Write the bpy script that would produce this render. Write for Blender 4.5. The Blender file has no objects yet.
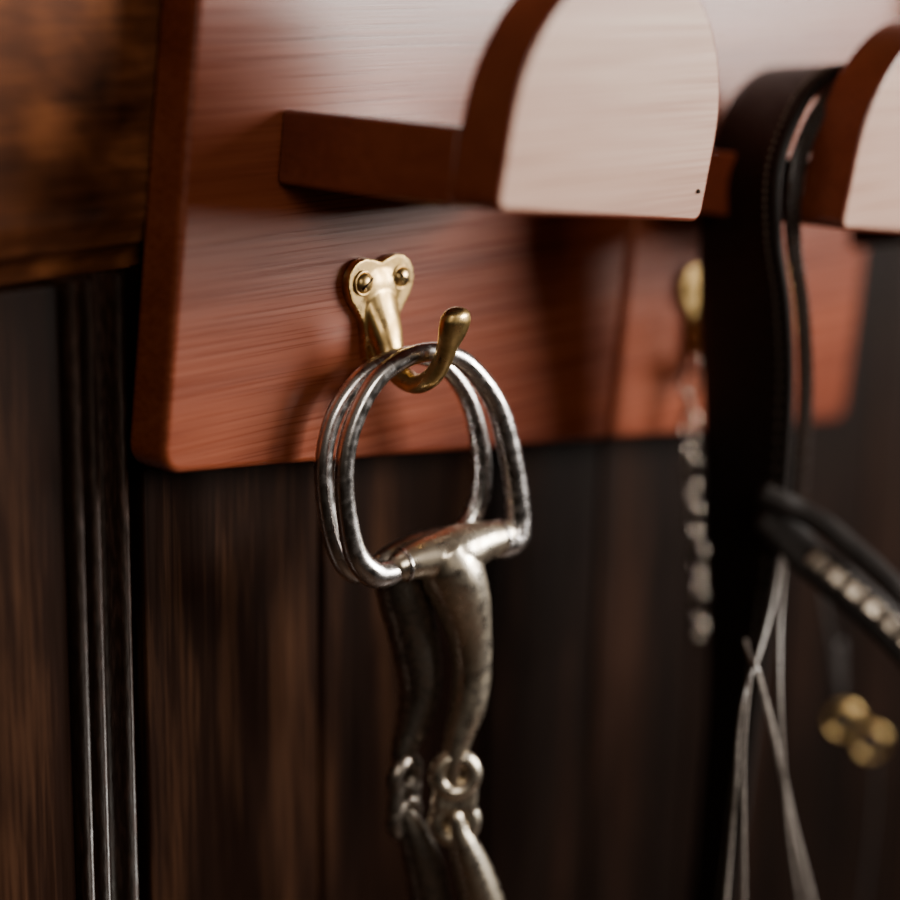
import bpy, bmesh, math, random
from mathutils import Matrix, Vector
random.seed(4)
TH=math.radians(6.8)
M=Matrix.Rotation(TH,4,'Y')      # board frame -> plumb world frame
I4=Matrix.Identity(4)
S=0.001
# ---------------------------------------------------------------- materials
def newmat(n):
    m=bpy.data.materials.new(n); m.use_nodes=True
    nt=m.node_tree; b=nt.nodes['Principled BSDF']; return m,nt,b
def wood(name,cols,scale,rough=(.3,.5),coat=0.0,bump=.15,spec=.5,fine=(4,140,220),finemix=.35,patch=(1.5,5,9)):
    m,nt,b=newmat(name); N=nt.nodes; L=nt.links
    tc=N.new('ShaderNodeTexCoord')
    mp=N.new('ShaderNodeMapping'); mp.inputs['Scale'].default_value=scale
    L.new(tc.outputs['Object'],mp.inputs['Vector'])
    n1=N.new('ShaderNodeTexNoise'); n1.inputs['Scale'].default_value=1; n1.inputs['Detail'].default_value=7; n1.inputs['Roughness'].default_value=.62; n1.inputs['Distortion'].default_value=.6
    L.new(mp.outputs[0],n1.inputs['Vector'])
    mp2=N.new('ShaderNodeMapping'); mp2.inputs['Scale'].default_value=fine
    L.new(tc.outputs['Object'],mp2.inputs['Vector'])
    n2=N.new('ShaderNodeTexNoise'); n2.inputs['Scale'].default_value=3; n2.inputs['Detail'].default_value=4
    L.new(mp2.outputs[0],n2.inputs['Vector'])
    mp3=N.new('ShaderNodeMapping'); mp3.inputs['Scale'].default_value=patch
    L.new(tc.outputs['Object'],mp3.inputs['Vector'])
    n3=N.new('ShaderNodeTexNoise'); n3.inputs['Scale'].default_value=1.6; n3.inputs['Detail'].default_value=2
    L.new(mp3.outputs[0],n3.inputs['Vector'])
    mx=N.new('ShaderNodeMix'); mx.inputs[0].default_value=finemix
    L.new(n1.outputs['Fac'],mx.inputs[2]); L.new(n2.outputs['Fac'],mx.inputs[3])
    mx3=N.new('ShaderNodeMix'); mx3.inputs[0].default_value=.3
    L.new(mx.outputs[0],mx3.inputs[2]); L.new(n3.outputs['Fac'],mx3.inputs[3])
    cr=N.new('ShaderNodeValToRGB'); e=cr.color_ramp.elements
    e[0].position=.36; e[1].position=.66
    e[0].color=(*cols[0],1); e[1].color=(*cols[-1],1)
    for i,c in enumerate(cols[1:-1]):
        k=e.new(.36+.3*(i+1)/(len(cols)-1)); k.color=(*c,1)
    L.new(mx3.outputs[0],cr.inputs[0]); L.new(cr.outputs[0],b.inputs['Base Color'])
    mr=N.new('ShaderNodeMapRange'); mr.inputs['From Min'].default_value=.3; mr.inputs['From Max'].default_value=.7
    mr.inputs['To Min'].default_value=rough[0]; mr.inputs['To Max'].default_value=rough[1]
    L.new(n2.outputs['Fac'],mr.inputs['Value']); L.new(mr.outputs[0],b.inputs['Roughness'])
    bp=N.new('ShaderNodeBump'); bp.inputs['Strength'].default_value=bump; bp.inputs['Distance'].default_value=.001
    L.new(mx.outputs[0],bp.inputs['Height']); L.new(bp.outputs[0],b.inputs['Normal'])
    b.inputs['Coat Weight'].default_value=coat; b.inputs['Coat Roughness'].default_value=.25
    b.inputs['Specular IOR Level'].default_value=spec
    return m
def metal(name,c1,c2,rough=.2,var=.15,scale=220,bump=.03):
    m,nt,b=newmat(name); N=nt.nodes; L=nt.links
    tc=N.new('ShaderNodeTexCoord')
    n=N.new('ShaderNodeTexNoise'); n.inputs['Scale'].default_value=scale; n.inputs['Detail'].default_value=5
    L.new(tc.outputs['Object'],n.inputs['Vector'])
    cr=N.new('ShaderNodeValToRGB'); e=cr.color_ramp.elements; e[0].position=.38;e[1].position=.62
    e[0].color=(*c1,1); e[1].color=(*c2,1)
    L.new(n.outputs['Fac'],cr.inputs[0]); L.new(cr.outputs[0],b.inputs['Base Color'])
    mr=N.new('ShaderNodeMapRange'); mr.inputs['From Min'].default_value=.35; mr.inputs['From Max'].default_value=.65
    mr.inputs['To Min'].default_value=rough+var; mr.inputs['To Max'].default_value=rough
    L.new(n.outputs['Fac'],mr.inputs['Value']); L.new(mr.outputs[0],b.inputs['Roughness'])
    bp=N.new('ShaderNodeBump'); bp.inputs['Strength'].default_value=bump; bp.inputs['Distance'].default_value=.001
    L.new(n.outputs['Fac'],bp.inputs['Height']); L.new(bp.outputs[0],b.inputs['Normal'])
    b.inputs['Metallic'].default_value=1
    return m
def leather(name,c1,c2,rough=.35,spec=.5):
    m=metal(name,c1,c2,rough,.15,500,.12)
    b=m.node_tree.nodes['Principled BSDF']
    b.inputs['Metallic'].default_value=0; b.inputs['Specular IOR Level'].default_value=spec
    return m
BOARD=wood('red_stained_wood',[(.085,.016,.007),(.165,.036,.014),(.235,.060,.024)],(4,30,60),(.24,.34),.0,.05,.42,(3,120,260),.5)
BRK=wood('red_stained_wood_bracket',[(.10,.018,.008),(.155,.034,.014),(.21,.052,.022)],(5,30,60),(.28,.38),.3,.05,.6,(3,120,260),.5)
FACE=wood('front_wood_painted_sheen',[(.36,.20,.145),(.46,.28,.21),(.55,.37,.29)],(5,30,60),(.26,.36),.35,.05,.6,(3,120,260),.5)  # pale colour stands in for window sheen on the plate fronts
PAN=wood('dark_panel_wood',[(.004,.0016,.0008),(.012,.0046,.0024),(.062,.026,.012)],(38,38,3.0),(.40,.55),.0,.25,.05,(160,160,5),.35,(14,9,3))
PAN_SHADE=wood('panel_wood_painted_shade',[(.002,.001,.0007),(.005,.0022,.0013),(.022,.009,.005)],(38,38,3.0),(.40,.55),.0,.25,.05,(160,160,5),.35,(14,9,3))  # same panelling, colour darkened to paint in the shadow on the right
PANG=wood('moulding_wood',[(.005,.0022,.0013),(.012,.005,.0025),(.040,.016,.009)],(38,38,6.0),(.28,.46),.0,.4,.32,(160,160,40),.5,(14,9,3))
RAIL=wood('dark_rail_wood',[(.008,.0025,.001),(.09,.028,.010),(.27,.09,.030)],(12,20,30),(.4,.55),.0,.3,.06,(8,120,140),.25,(22,9,18))
FLOORM=wood('dark_floor_wood',[(.02,.01,.006),(.04,.02,.01),(.06,.03,.015)],(2,20,20),(.4,.6))
STEEL=metal('polished_steel',(.56,.53,.52),(.82,.79,.77),.16,.16,240,.03)
GSIL=metal('aged_german_silver',(.58,.50,.38),(.88,.79,.65),.24,.14,200,.02)
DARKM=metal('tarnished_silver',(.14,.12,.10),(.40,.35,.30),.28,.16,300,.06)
STUD=metal('browband_stud_metal',(.34,.29,.24),(.55,.48,.40),.22,.12,300,.03)
CHM=metal('chain_steel',(.20,.17,.14),(.38,.33,.28),.12,.10,160)
BRASS=metal('aged_brass',(.38,.25,.09),(.66,.46,.20),.24,.18,150,.05)
LEA=leather('black_leather',(.006,.004,.0035),(.014,.009,.007),.48,.18)
LEAG=leather('glossy_leather_edge',(.012,.008,.007),(.03,.018,.013),.22,.8)
LACE_SHEEN=leather('lace_leather_painted_sheen',(.12,.10,.09),(.28,.25,.22),.3,.8)  # leather laces; pale grey paints in the sheen along their edges
THR=leather('stitch_thread',(.10,.08,.06),(.16,.13,.10),.6)
NAIL=metal('dark_nail',(.03,.02,.02),(.05,.04,.03),.4)
# ---------------------------------------------------------------- helpers
def finish(name,bm,mat,mtx=M,bevel=None,seg=3,parent=None,smooth=True,extra=None):
    me=bpy.data.meshes.new(name)
    bmesh.ops.recalc_face_normals(bm,faces=bm.faces)
    bm.to_mesh(me); bm.free()
    me.transform(mtx)
    cs=[v.co for v in me.vertices]
    mn=Vector([min(c[i] for c in cs) for i in range(3)]); mx=Vector([max(c[i] for c in cs) for i in range(3)])
    c=(mn+mx)/2
    if parent: c=parent.location.copy()
    me.transform(Matrix.Translation(-c))
    o=bpy.data.objects.new(name,me); bpy.context.collection.objects.link(o)
    if parent: o.parent=parent
    else: o.location=c
    for m in (mat if isinstance(mat,(list,tuple)) else [mat]): me.materials.append(m)
    if smooth:
        for p in me.polygons: p.use_smooth=True
    if bevel:
        b=o.modifiers.new('bevel','BEVEL'); b.width=bevel; b.segments=seg; b.limit_method='ANGLE'; b.angle_limit=math.radians(40)
        b.harden_normals=False
        w=o.modifiers.new('wn','WEIGHTED_NORMAL')
    if extra: extra(o)
    return o
def empty(name,loc,mtx=M):
    e=bpy.data.objects.new(name,None); e.empty_display_size=.02
    e.location=mtx@Vector(loc); bpy.context.collection.objects.link(e); return e
def prism(bm,pts,y0,y1,lean=0,zref=0,fmat=0):
    """pts: (x,z) outline, y0 front, y1 back"""
    a=[bm.verts.new((x,y0-lean*(z-zref),z)) for x,z in pts]
    b=[bm.verts.new((x,y1-lean*(z-zref),z)) for x,z in pts]
    f=bm.faces.new(a); f.material_index=fmat
    bm.faces.new(b[::-1]); n=len(pts)
    for i in range(n): bm.faces.new((a[i],b[i],b[(i+1)%n],a[(i+1)%n]))
def box(bm,x0,x1,y0,y1,z0,z1):
    prism(bm,[(x0,z0),(x1,z0),(x1,z1),(x0,z1)],y0,y1)
def catmull(P,n=8):
    out=[]; Q=[P[0]]+list(P)+[P[-1]]
    for i in range(1,len(Q)-2):
        p0,p1,p2,p3=Q[i-1],Q[i],Q[i+1],Q[i+2]
        for k in range(n):
            t=k/n
            out.append(tuple(.5*((2*b)+(-a+c)*t+(2*a-5*b+4*c-d)*t*t+(-a+3*b-3*c+d)*t**3) for a,b,c,d in zip(p0,p1,p2,p3)))
    out.append(tuple(P[-1])); return out
def tube(bm,P,seg=20,n=8,closed=False,mat=0,ref=None,flat=False):
    """P: (x,y,z,r[,r2]) swept round tube with rounded ends. ref: side axis for r2"""
    P=[tuple(p)+((p[3],) if len(p)==4 else ()) for p in P]
    C=catmull(P,n) if n>1 else P
    pts=[Vector(c[:3]) for c in C]; N=len(pts)
    fr=None; rings=[]
    for i,p in enumerate(pts):
        t=(pts[min(i+1,N-1)]-pts[max(i-1,0)]).normalized()
        if ref is not None: u=Vector(ref)
        elif fr is None: u=Vector((0,1,0)) if abs(t.y)<.9 else Vector((1,0,0))
        else: u=fr
        u=(u-t*u.dot(t)).normalized(); fr=u; w=t.cross(u)
        r1,r2=C[i][3],C[i][4]
        def ring(q,k):
            return [bm.verts.new(q+u*(math.cos(2*math.pi*j/seg)*r2*k)+w*(math.sin(2*math.pi*j/seg)*r1*k)) for j in range(seg)]
        if i==0 and not flat:
            for a in (80,60,35): rings.append(ring(p-t*min(r1,r2)*math.sin(math.radians(a)),math.cos(math.radians(a))))
        rings.append(ring(p,1))
        if i==N-1 and not flat:
            for a in (35,60,80): rings.append(ring(p+t*min(r1,r2)*math.sin(math.radians(a)),math.cos(math.radians(a))))
    for a,b in zip(rings,rings[1:]):
        for j in range(seg):
            f=bm.faces.new((a[j],a[(j+1)%seg],b[(j+1)%seg],b[j])); f.material_index=mat
    for r in (rings[0][::-1],rings[-1]):
        f=bm.faces.new(r); f.material_index=mat
def ball(bm,c,r,sc=(1,1,1),mat=0,u=20,v=12):
    m=Matrix.Translation(c)@Matrix.Diagonal((*sc,1))
    res=bmesh.ops.create_uvsphere(bm,u_segments=u,v_segments=v,radius=r,matrix=m)
    for vv in res['verts']:
        for f in vv.link_faces: f.material_index=mat
def torus(bm,c,R,r,ax,seg=40,sg=14,mat=0,ell=(1,1),up=None):
    ax=Vector(ax).normalized(); a=ax.orthogonal().normalized()
    if up is not None: a=Vector(up); a=(a-ax*a.dot(ax)).normalized()
    b=ax.cross(a)
    c=Vector(c); rings=[]
    for i in range(seg):
        t=2*math.pi*i/seg; d=a*math.cos(t)*ell[0]+b*math.sin(t)*ell[1]; dn=(a*math.cos(t)+b*math.sin(t))
        rings.append([bm.verts.new(c+d*R+dn*(r*math.cos(2*math.pi*j/sg))+ax*(r*math.sin(2*math.pi*j/sg))) for j in range(sg)])
    for i in range(seg):
        p,q=rings[i],rings[(i+1)%seg]
        for j in range(sg):
            f=bm.faces.new((p[j],p[(j+1)%sg],q[(j+1)%sg],q[j])); f.material_index=mat
def remesh(vox,it=6):
    def f(o):
        r=o.modifiers.new('remesh','REMESH'); r.mode='VOXEL'; r.voxel_size=vox; r.use_smooth_shade=True
        s=o.modifiers.new('smooth','SMOOTH'); s.iterations=it; s.factor=.5
    return f
# ---------------------------------------------------------------- room shell
bm=bmesh.new(); box(bm,-1.5,2.6,.040,.10,-1.45,1.2)
finish('wall_back',bm,PAN,I4,smooth=False)
bm=bmesh.new(); box(bm,-1.5,2.6,-2.9,.10,-1.50,-1.45)
finish('floor',bm,FLOORM,I4,smooth=False)
RB=.0185
bm=bmesh.new()
edges=[-.096,.000,.107,.190,.276,.362,.448,.53,.62,.72,.82]
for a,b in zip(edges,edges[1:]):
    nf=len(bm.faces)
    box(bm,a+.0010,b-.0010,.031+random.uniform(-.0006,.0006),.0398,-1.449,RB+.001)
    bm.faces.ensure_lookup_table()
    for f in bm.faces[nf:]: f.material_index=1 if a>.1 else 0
finish('panel_planks',bm,[PAN,PAN_SHADE],I4,.0016,3)
bm=bmesh.new(); box(bm,-.42,-.1330,.027,.0398,-1.449,RB)
finish('trim_1',bm,PAN,I4,.002,2)
bm=bmesh.new()
prof=[(-.1326,.0398),(-.1326,.029),(-.1322,.0245),(-.1308,.0225),(-.1290,.0225),(-.1275,.0245),(-.127,.030),(-.1258,.0315),
      (-.1246,.030),(-.1240,.026),(-.1226,.0235),(-.1210,.0232),(-.1194,.025),(-.1184,.030),(-.1160,.034),(-.1120,.0355),
      (-.1095,.034),(-.1082,.029),(-.1068,.0262),(-.1050,.0262),(-.1036,.029),(-.1028,.033),(-.1010,.036),(-.0965,.036),(-.0965,.0398)]
lo=[bm.verts.new((x,y,-1.449)) for x,y in prof]; hi=[bm.verts.new((x,y,RB)) for x,y in prof]
for i in range(len(prof)-1): bm.faces.new((lo[i],lo[i+1],hi[i+1],hi[i]))
bm.faces.new(hi); bm.faces.new(lo[::-1]); bm.faces.new((lo[-1],lo[0],hi[0],hi[-1]))
finish('trim_2',bm,PANG,I4)
bm=bmesh.new()
prof=[(.0398,RB),(.036,RB),(.035,.024),(.031,.028),(.0272,.0295),(.0262,.034),(.0232,.0375),(.0225,.041),(.0225,1.2),(.0398,1.2)]
a=[bm.verts.new((-1.5,y,z)) for y,z in prof]; b=[bm.verts.new((2.6,y,z)) for y,z in prof]; n=len(prof)
for i in range(n): bm.faces.new((a[i],b[i],b[(i+1)%n],a[(i+1)%n]))
bm.faces.new(a[::-1]); bm.faces.new(b)
finish('trim_3',bm,RAIL,I4,.001,2)
# ---------------------------------------------------------------- boards
def board(x0,x1,z0,z1,rl,rr):
    pts=[]
    def arc(cx,cz,r,a0,a1,k=6):
        for i in range(k+1):
            t=math.radians(a0+(a1-a0)*i/k); pts.append((cx+r*math.cos(t),cz+r*math.sin(t)))
    arc(x0+rl,z0+rl,rl,180,270); arc(x1-rr,z0+rr,rr,270,360); arc(x1-rr,z1-rr,rr,0,90); arc(x0+rl,z1-rl,rl,90,180)
    bm=bmesh.new(); prism(bm,pts,0,.0215); return bm
finish('wooden_backboard',board(-.103,.1625,-.0645,.26,.009,.003),BOARD,bevel=.003,seg=4)
finish('wooden_backboard',board(.1665,.372,-.0645,.26,.003,.009),BOARD,bevel=.003,seg=4)
# ---------------------------------------------------------------- bridle brackets
def bracket(ox):
    bm=bmesh.new()
    x0,x1=ox-.0585,ox+.0612
    box(bm,x0,x1,-.088,-.0001,.0437,.0712)
    pts=[]; r=.005
    for i in range(5):
        t=math.radians(180+90*i/4); pts.append((x0+r+r*math.cos(t),.0437+r+r*math.sin(t)))
    for i in range(5):
        t=math.radians(270+90*i/4); pts.append((x1-r+r*math.cos(t),.0437+r+r*math.sin(t)))
    R=(x1-x0)/2; cx=(x0+x1)/2
    for i in range(33):
        t=math.radians(180*i/32); pts.append((cx+R*math.cos(t),.074+R*1.04*math.sin(t)))
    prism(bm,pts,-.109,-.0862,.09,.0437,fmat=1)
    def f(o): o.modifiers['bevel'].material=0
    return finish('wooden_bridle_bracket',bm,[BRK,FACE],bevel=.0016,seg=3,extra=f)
for ox in (0,.2215):
    o=bracket(ox)
    bm=bmesh.new(); ball(bm,(ox+.0555,-.1103,.0555),.0009)
    bb=finish('nail',bm,NAIL); bb.parent=o; bb.location=bb.location-o.location
# ---------------------------------------------------------------- brass hook
def hook(ox):
    e=empty('brass_hook',(ox+.001,0,.006))
    T=M@Matrix.Translation((ox-.001,0,.0045))@Matrix.Rotation(-math.radians(7),4,'Y')
    bm=bmesh.new()
    half=[(0,11.2),(4,12.6),(9,13.4),(14,12),(17.5,8),(18.4,2.5),(16.4,-3),(12.6,-8),(10,-13),(9,-18),(8.6,-24),(6.5,-29),(0,-30.5)]
    out=[(p[0]*S,p[1]*S) for p in catmull([(x,z) for x,z in half],4)]
    out=out+[(-x,z) for x,z in out[::-1][1:-1]]
    prism(bm,out,-.0042,-.0001)
    ball(bm,(0,-.002,.000),.0140,(1,.25,.80))
    tube(bm,[(0,-.001,.004,.008,.003),(0,-.003,-.006,.0090,.0045),(0,-.006,-.016,.0080,.0055),(0,-.009,-.025,.0064,.005),
             (0,-.0145,-.0325,.0050,.0045),(0,-.023,-.0350,.0046,.004),(0,-.031,-.0315,.0044,.0038),(0,-.0365,-.025,.0042,.0036),(0,-.0400,-.017,.0050,.0038),(0,-.0425,-.011,.0070,.0044),(0,-.0440,-.006,.0074,.0046)],ref=None)
    finish('hook_body',bm,BRASS,T,parent=e,extra=remesh(.0006,5))
    bm=bmesh.new()
    for sx in (-1,1):
        c=(sx*.0106,-.0046,.0040)
        torus(bm,(c[0],c[1],c[2]),.0046,.0006,(0,1,0),28,8)
        ball(bm,c,.0042,(1,.62,1),1)
        # slot of the screw
        mm=Matrix.Translation((c[0],c[1]-.0024,c[2]))@Matrix.Rotation(.6*sx,4,'Y')@Matrix.Diagonal((.0070,.0006,.0007,1))
        res=bmesh.ops.create_cube(bm,size=1,matrix=mm)
        for v in res['verts']:
            for f in v.link_faces: f.material_index=2
    finish('screws',bm,[BRASS,BRASS,NAIL],T,parent=e)
    return e
# ---------------------------------------------------------------- dee-ring snaffle
def yy(x,c): return c-.23*x
def P2(L,c,dy=0,k=1.0):
    return [(p[0]*S,yy(p[0]*S,c)+dy,p[1]*S)+tuple(r*S*k for r in p[2:]) for p in L]
def link(bm,cx,cy,cz,ax,R,r,dz):
    ax=Vector(ax).normalized(); sd=ax.cross(Vector((0,0,1)))
    for d in (dz,-dz): torus(bm,(cx+d*-.12,cy,cz+d),R,r,ax,sg=16)
    for s in (-.006,-.003,0,.003,.006):
        q=Vector((cx,cy,cz))+sd*s
        tube(bm,[(q.x,q.y,q.z+.004,r*.92),(q.x,q.y,q.z-.004,r*.92)],n=1)
def bit(ox):
    e=empty('dee_ring_snaffle_bit',(ox+.02,-.03,-.1))
    T=M@Matrix.Translation((ox,0,0))
    cF,cB=-.0285,-.0165
    bm=bmesh.new()
    tube(bm,P2([(2,-102.5,3.6),(-7,-105,5.0),(-14,-104.5,5.4),(-22,-97,4.6),(-27.5,-82,3.9),(-30.5,-66,3.7),(-30,-51,3.6),(-25.5,-37,3.6),(-18,-26,3.6),(-7,-19,3.6),(5,-16.6,3.6),(17,-19,3.7),(28,-27,3.9),(38,-39,4.2),(45.5,-56,4.6),(51,-73,4.7),(53.5,-85,5.0),(52.5,-93,6.0),(46,-95.5,6.0)],cF,k=1.05),seg=24)
    tube(bm,P2([(0,-103,3.6),(-8,-107,4.2),(-15,-105,4.4),(-22,-95,4.0),(-28,-78,3.6),(-30.5,-61,3.4),(-28,-45,3.4),(-21,-33,3.4),(-12,-25,3.4),(1,-20,3.4),(14,-21,3.4),(25,-27,3.4),(35,-39,3.6),(42,-56,3.9),(44.5,-71,4.1),(43,-83,4.2),(38,-92,4.4),(30,-95,4.2)],cB,k=1.05),seg=24)
    finish('dee_rings',bm,STEEL,T,parent=e)
    bm=bmesh.new()
    tube(bm,P2([(0,-102,6.6),(7,-100,8.0),(14,-99,9.4),(24,-97.5,11),(34,-94.5,9.0),(41,-93,7.4),(46,-92,6.6)],cF))
    tube(bm,P2([(20,-101,12.5),(24.5,-108,13),(30,-119,11.6),(35.0,-133,9.2),(38.0,-148,8.0),(37.8,-163,7.6),(35,-175,6.2),(33.5,-184,5.2),(33.2,-190,4.4),(34,-196,3.8)],cF),n=16,seg=32)
    finish('mouthpiece_arm_front',bm,GSIL,T,parent=e,extra=remesh(.00055,16))
    bm=bmesh.new()
    for x,z,R in ((0.2,-101.9,6.1),(45.5,-92.3,6.3)):
        torus(bm,(x*S,yy(x*S,cF),z*S),R*S,.0011,(1,-.23,.2))
    finish('collars',bm,STEEL,T,parent=e)
    bm=bmesh.new(); link(bm,.0350,yy(.035,cF)-.001,-.2025,(.8,1,0),.0074,.0039,.0104)
    finish('lozenge_link',bm,GSIL,T,parent=e,extra=remesh(.0005,5))
    bm=bmesh.new()
    tube(bm,P2([(34.5,-210,3.4),(36,-215,4.2),(39.5,-222,5.8),(44.5,-232,7.4),(50,-244,8.6),(55.5,-258,9.2),(62,-274,9.4),(68,-292,9.4)],cF,-.003),n=16,seg=32)
    tube(bm,P2([(60,-296,7),(70,-295,8.5),(84,-292,7)],cF,-.003))
    finish('mouthpiece_arm_lower',bm,GSIL,T,parent=e,extra=remesh(.0006,12))
    bm=bmesh.new()
    tube(bm,P2([(2,-103,5.4),(9,-101,6.5),(18,-98,6.5),(30,-95,5.2)],cB))
    tube(bm,P2([(9,-106,9.5),(13,-118,10.4),(19,-132,10.4),(24,-148,9.8),(26,-160,8.8),(24,-174,7),(21,-184,5.4),(19.5,-192,4)],cB,.002),n=16,seg=32)
    finish('mouthpiece_arm_rear',bm,DARKM,T,parent=e,extra=remesh(.0006,12))
    bm=bmesh.new(); link(bm,.0215,yy(.0215,cB),-.2040,(-.1,1,.1),.0066,.0036,.0092)
    finish('rear_link',bm,DARKM,T,parent=e,extra=remesh(.0005,4))
    bm=bmesh.new()
    tube(bm,P2([(23,-211,3.4),(27,-219,6),(32,-230,7.8),(37,-243,8.6),(42,-259,8.8),(48,-276,9),(52,-294,9)],cB))
    finish('mouthpiece_arm_rear_lower',bm,DARKM,T,parent=e,extra=remesh(.0007,8))
bit(0); hook(0); hook(.2235)
# ---------------------------------------------------------------- curb chain hanging from the second hook
bm=bmesh.new()
cpts=[Vector(p)*S for p in catmull([(222,-24,-22),(214,-18,-23),(208,-12,-32),(208,-11,-45),(211,-12,-62),(214,-16,-93),(216,-22,-125),(217,-27,-158)],10)]
s=0; k=0
for p,q in zip(cpts,cpts[1:]):
    s+=(q-p).length
    if s>.0098:
        s=0; d=(q-p).normalized(); ang=45 if k%2 else -35
        axv=Matrix.Rotation(math.radians(ang+random.uniform(-20,20)),3,'Z')@Vector((0,1,0)); k+=1
        torus(bm,p,.0046,.0011,axv,24,10,0,(1.4,.8),d)
finish('curb_chain',bm,CHM)
# ---------------------------------------------------------------- bridle on the second bracket
e=empty('leather_bridle',(.22,-.06,0))
def strip(bm,A,B,n=8,th=.004,mat=0):
    a=[Vector(p)*S for p in catmull(A,n)]; b=[Vector(p)*S for p in catmull(B,n)]
    K=8; g=[]
    for p,q in zip(a,b):
        g.append([p.lerp(q,k/K) for k in range(K+1)])
    N=len(g); nv=[]
    for i in range(N):
        row=[]
        for k in range(K+1):
            t=g[min(i+1,N-1)][k]-g[max(i-1,0)][k]; s=g[i][min(k+1,K)]-g[i][max(k-1,0)]
            nn=t.cross(s).normalized(); row.append(nn)
        nv.append(row)
    f0=[[bm.verts.new(g[i][k]+nv[i][k]*th/2) for k in range(K+1)] for i in range(N)]
    f1=[[bm.verts.new(g[i][k]-nv[i][k]*th/2) for k in range(K+1)] for i in range(N)]
    fs=[]
    for i in range(N-1):
        for k in range(K):
            fs.append((f0[i][k],f0[i+1][k],f0[i+1][k+1],f0[i][k+1])); fs.append((f1[i][k],f1[i][k+1],f1[i+1][k+1],f1[i+1][k]))
        for k in (0,K): fs.append((f0[i][k],f1[i][k],f1[i+1][k],f0[i+1][k]))
    for i in (0,N-1):
        for k in range(K): fs.append((f0[i][k],f0[i][k+1],f1[i][k+1],f1[i][k]))
    for f in fs: bm.faces.new(f).material_index=mat
    return a
bm=bmesh.new()
F=[(292,-82,40),(286,-82,74),(262,-83,98),(225,-84,110),(196,-84,112),(174,-85,106),(156,-86,92),(145,-86,66),(150,-86,38),(164,-86,8),(178,-84,-29),(187,-82,-79),(190,-80,-130),(192,-78,-200),(194,-76,-320)]
B=[(300,-34,30),(296,-30,66),(272,-30,93),(245,-30,106),(224,-30,110),(204,-30,105),(188,-30,91),(178,-30,66),(177,-30,40),(183,-30,4),(193,-31,-40),(202,-33,-90),(210,-36,-140),(218,-38,-200),(222,-40,-320)]
a=strip(bm,F,B,8,.0045)
tube(bm,[(p[0],p[1],p[2],.0028,.0028) for p in a],seg=12,n=1)
for p,q in zip(a,a[1:]):
    d=(q-p); L=d.length; k=max(1,int(L/.0035))
    for i in range(k):
        c=p+d*(i/k)
        ball(bm,c+Vector((-.0026,.0035,.001)),.0009,(1,1,1),1,6,4)
F2=[(x+4,y-3,z-1) for x,y,z in F[5:12]]; B2=[(x+10,y-6,z-2) for x,y,z in F[5:12]]
strip(bm,F2,B2,8,.003,2)
finish('headpiece',bm,[LEA,THR,LEAG],parent=e)
bm=bmesh.new()
def at(x,z,y):
    k=(y*S+.5542)/.4942
    return (-.5764+k*(x*S+.5764), y*S, .0707+k*(z*S-.0707))
def path(L): return [at(x,z,y) for x,z,y in L]
tl=path([(206,-82,-80),(222,-87,-86),(240,-93,-92),(265,-102,-102),(290,-114,-112),(320,-129,-124),(350,-146,-136),(390,-172,-150),(430,-200,-160)])
tube(bm,[(*p,.0052,.0024) for p in tl],ref=(.3,1,0),seg=16)
bbl=[(212,-92,-80),(232,-104,-88),(254,-117,-98),(276,-128,-108),(298,-139,-116),(325,-153,-126),(356,-171,-137),(392,-195,-150),(430,-224,-160)]
bbp=path(bbl)
tube(bm,[(*p,.0095,.0034) for p in bbp],ref=(.3,1,0),seg=20)
def lace(L,w=3,th=1.6,mat=1):
    tube(bm,[(*p,w*S/2,th*S/2) for p in path(L)],ref=(0,1,0),seg=10,mat=mat)
Y=-118
lace([(229,-108,-86),(226,-135,-100),(219,-160,-110),(211,-178,Y),(210,-200,Y),(214,-235,Y),(222,-370,Y)],2.0,1.5)
lace([(206,-152,-100),(212,-161,-108),(218,-166,Y),(225,-177,Y),(243,-206,Y),(272,-258,Y),(298,-301,Y),(335,-370,Y)],3.2,1.8)
lace([(231,-108,-86),(235,-150,-106),(247,-200,Y),(268,-260,Y),(296,-320,Y),(320,-380,Y)],1.8,1.5)
lace([(214,-172,Y-3),(216,-205,Y-3),(224,-245,Y-3),(234,-290,Y-3),(250,-375,Y-3)],1.8,1.5)
lace([(346,-236,-70),(350,-262,-70),(352,-300,-70),(350,-360,-70)],4,1.6,0)
lace([(262,-125,-62),(285,-165,-60),(303,-200,-58),(322,-214,-56),(340,-232,-58)],5,1.6,0)
finish('straps',bm,[LEA,LACE_SHEEN],parent=e)
bm=bmesh.new()
cp=[Vector((x-.0006,y-.0032,z)) for x,y,z in catmull(path(bbl[2:]),6)]
s=[0]
for p,q in zip(cp,cp[1:]): s.append(s[-1]+(q-p).length)
d=.001
while d<s[-1]:
    i=max(j for j in range(len(s)) if s[j]<=d); i=min(i,len(cp)-2)
    t=(d-s[i])/(s[i+1]-s[i]); c=cp[i].lerp(cp[i+1],t); ex=(cp[i+1]-cp[i]).normalized()
    ey=Vector((.3,1,0)); ey=(ey-ex*ey.dot(ex)).normalized(); ez=ex.cross(ey)
    mm=Matrix.Translation(c)@Matrix((( ex.x,ey.x,ez.x,0),(ex.y,ey.y,ez.y,0),(ex.z,ey.z,ez.z,0),(0,0,0,1)))@Matrix.Diagonal((.0094,.0042,.0086,1))
    bmesh.ops.create_cube(bm,size=1,matrix=mm)
    d+=.0106
finish('browband_clinchers',bm,STUD,bevel=.0015,seg=3,parent=e)
bm=bmesh.new()
torus(bm,(.302,-.062,-.205),.0085,.0015,(.9,1,0))
torus(bm,(.333,-.062,-.222),.0080,.0015,(.9,1,0))
tube(bm,[(.301,-.064,-.197,.0014),(.331,-.064,-.214,.0014)],n=1)
ball(bm,(.296,-.066,-.199),.0020)
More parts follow.
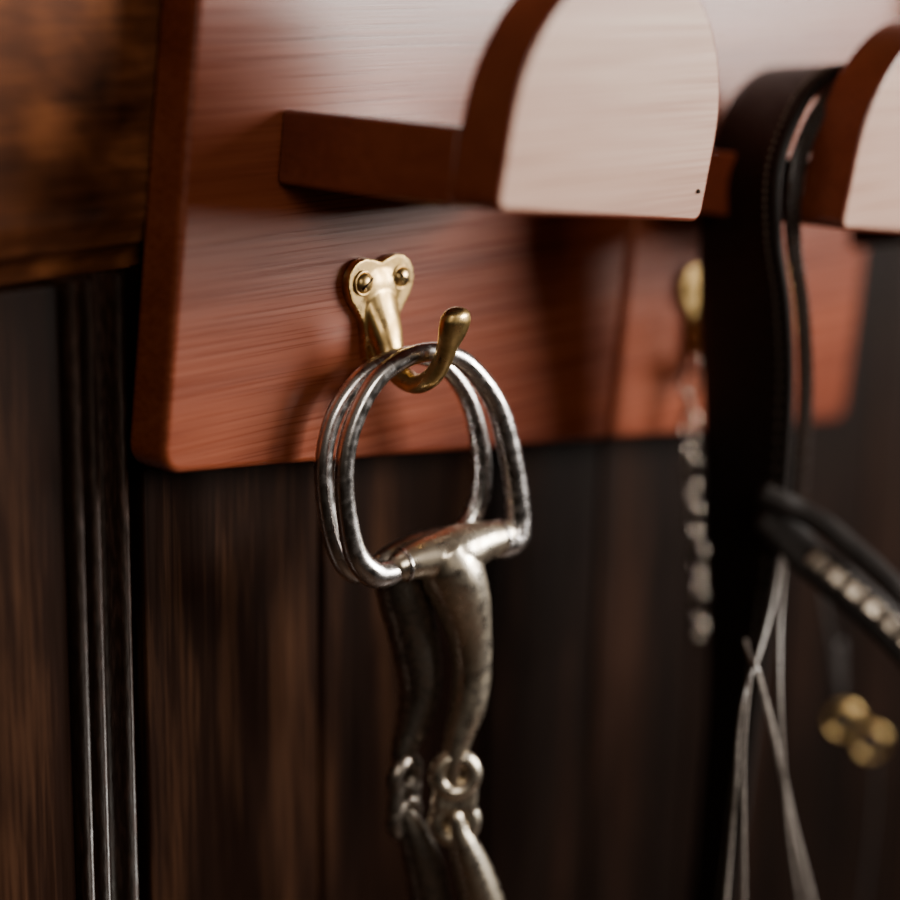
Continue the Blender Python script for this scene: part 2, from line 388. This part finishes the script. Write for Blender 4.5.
tube(bm,[(.296,-.058,-.165,.004,.0012),(.300,-.060,-.192,.004,.0012)],ref=(0,1,0),mat=1)
tube(bm,[(.338,-.062,-.225,.0012),(.346,-.062,-.242,.0016),(.347,-.062,-.267,.0012)],mat=2)
finish('buckle',bm,[BRASS,LEA,CHM],parent=e)
# ---------------------------------------------------------------- lights
def area(name,loc,target,size,power,col,sy=None):
    l=bpy.data.lights.new(name,'AREA'); l.energy=power; l.color=col; l.size=size
    if sy: l.shape='RECTANGLE'; l.size_y=sy
    o=bpy.data.objects.new(name,l); bpy.context.collection.objects.link(o)
    loc=M@Vector(loc); t=M@Vector(target)
    o.location=loc; o.rotation_euler=(t-loc).to_track_quat('-Z','Y').to_euler(); return o
area('window_light',(1.64,-1.56,.67),(.1,0,0),1.2,150,(1,.94,.87),.9)
area('fill_light',(-1.15,-1.9,.85),(0,0,-.05),.7,17,(1,.90,.78),.9)  # added fill lamp for highlights on the metal, no visible source
w=bpy.data.worlds.new('World'); bpy.context.scene.world=w; w.use_nodes=True
nt=w.node_tree; bg=nt.nodes['Background']
tc=nt.nodes.new('ShaderNodeTexCoord'); sp=nt.nodes.new('ShaderNodeSeparateXYZ'); cr=nt.nodes.new('ShaderNodeValToRGB')
mr=nt.nodes.new('ShaderNodeMapRange'); mr.inputs['From Min'].default_value=-1
nt.links.new(tc.outputs['Generated'],sp.inputs[0]); nt.links.new(sp.outputs['Z'],mr.inputs['Value']); nt.links.new(mr.outputs[0],cr.inputs[0])
e0=cr.color_ramp.elements; e0[0].color=(.012,.007,.004,1); e0[1].color=(.24,.19,.15,1); e0[0].position=.42; e0[1].position=.80
nt.links.new(cr.outputs[0],bg.inputs['Color']); bg.inputs['Strength'].default_value=.5
# ---------------------------------------------------------------- camera
cam=bpy.data.cameras.new('camera'); co=bpy.data.objects.new('camera',cam); bpy.context.collection.objects.link(co)
r=Vector((.6688,-.7373,.0952)).normalized(); f=Vector((.7414,.6521,-.1581)); f=(f-r*f.dot(r)).normalized(); u=r.cross(f)
m=Matrix((( r.x,u.x,-f.x,-.5764),(r.y,u.y,-f.y,-.5542),(r.z,u.z,-f.z,.0707),(0,0,0,1)))
co.matrix_world=M@m
cam.sensor_width=36; cam.lens=80.48; cam.clip_start=.01
cam.dof.use_dof=True; cam.dof.focus_distance=.775; cam.dof.aperture_fstop=2.1
bpy.context.scene.camera=co
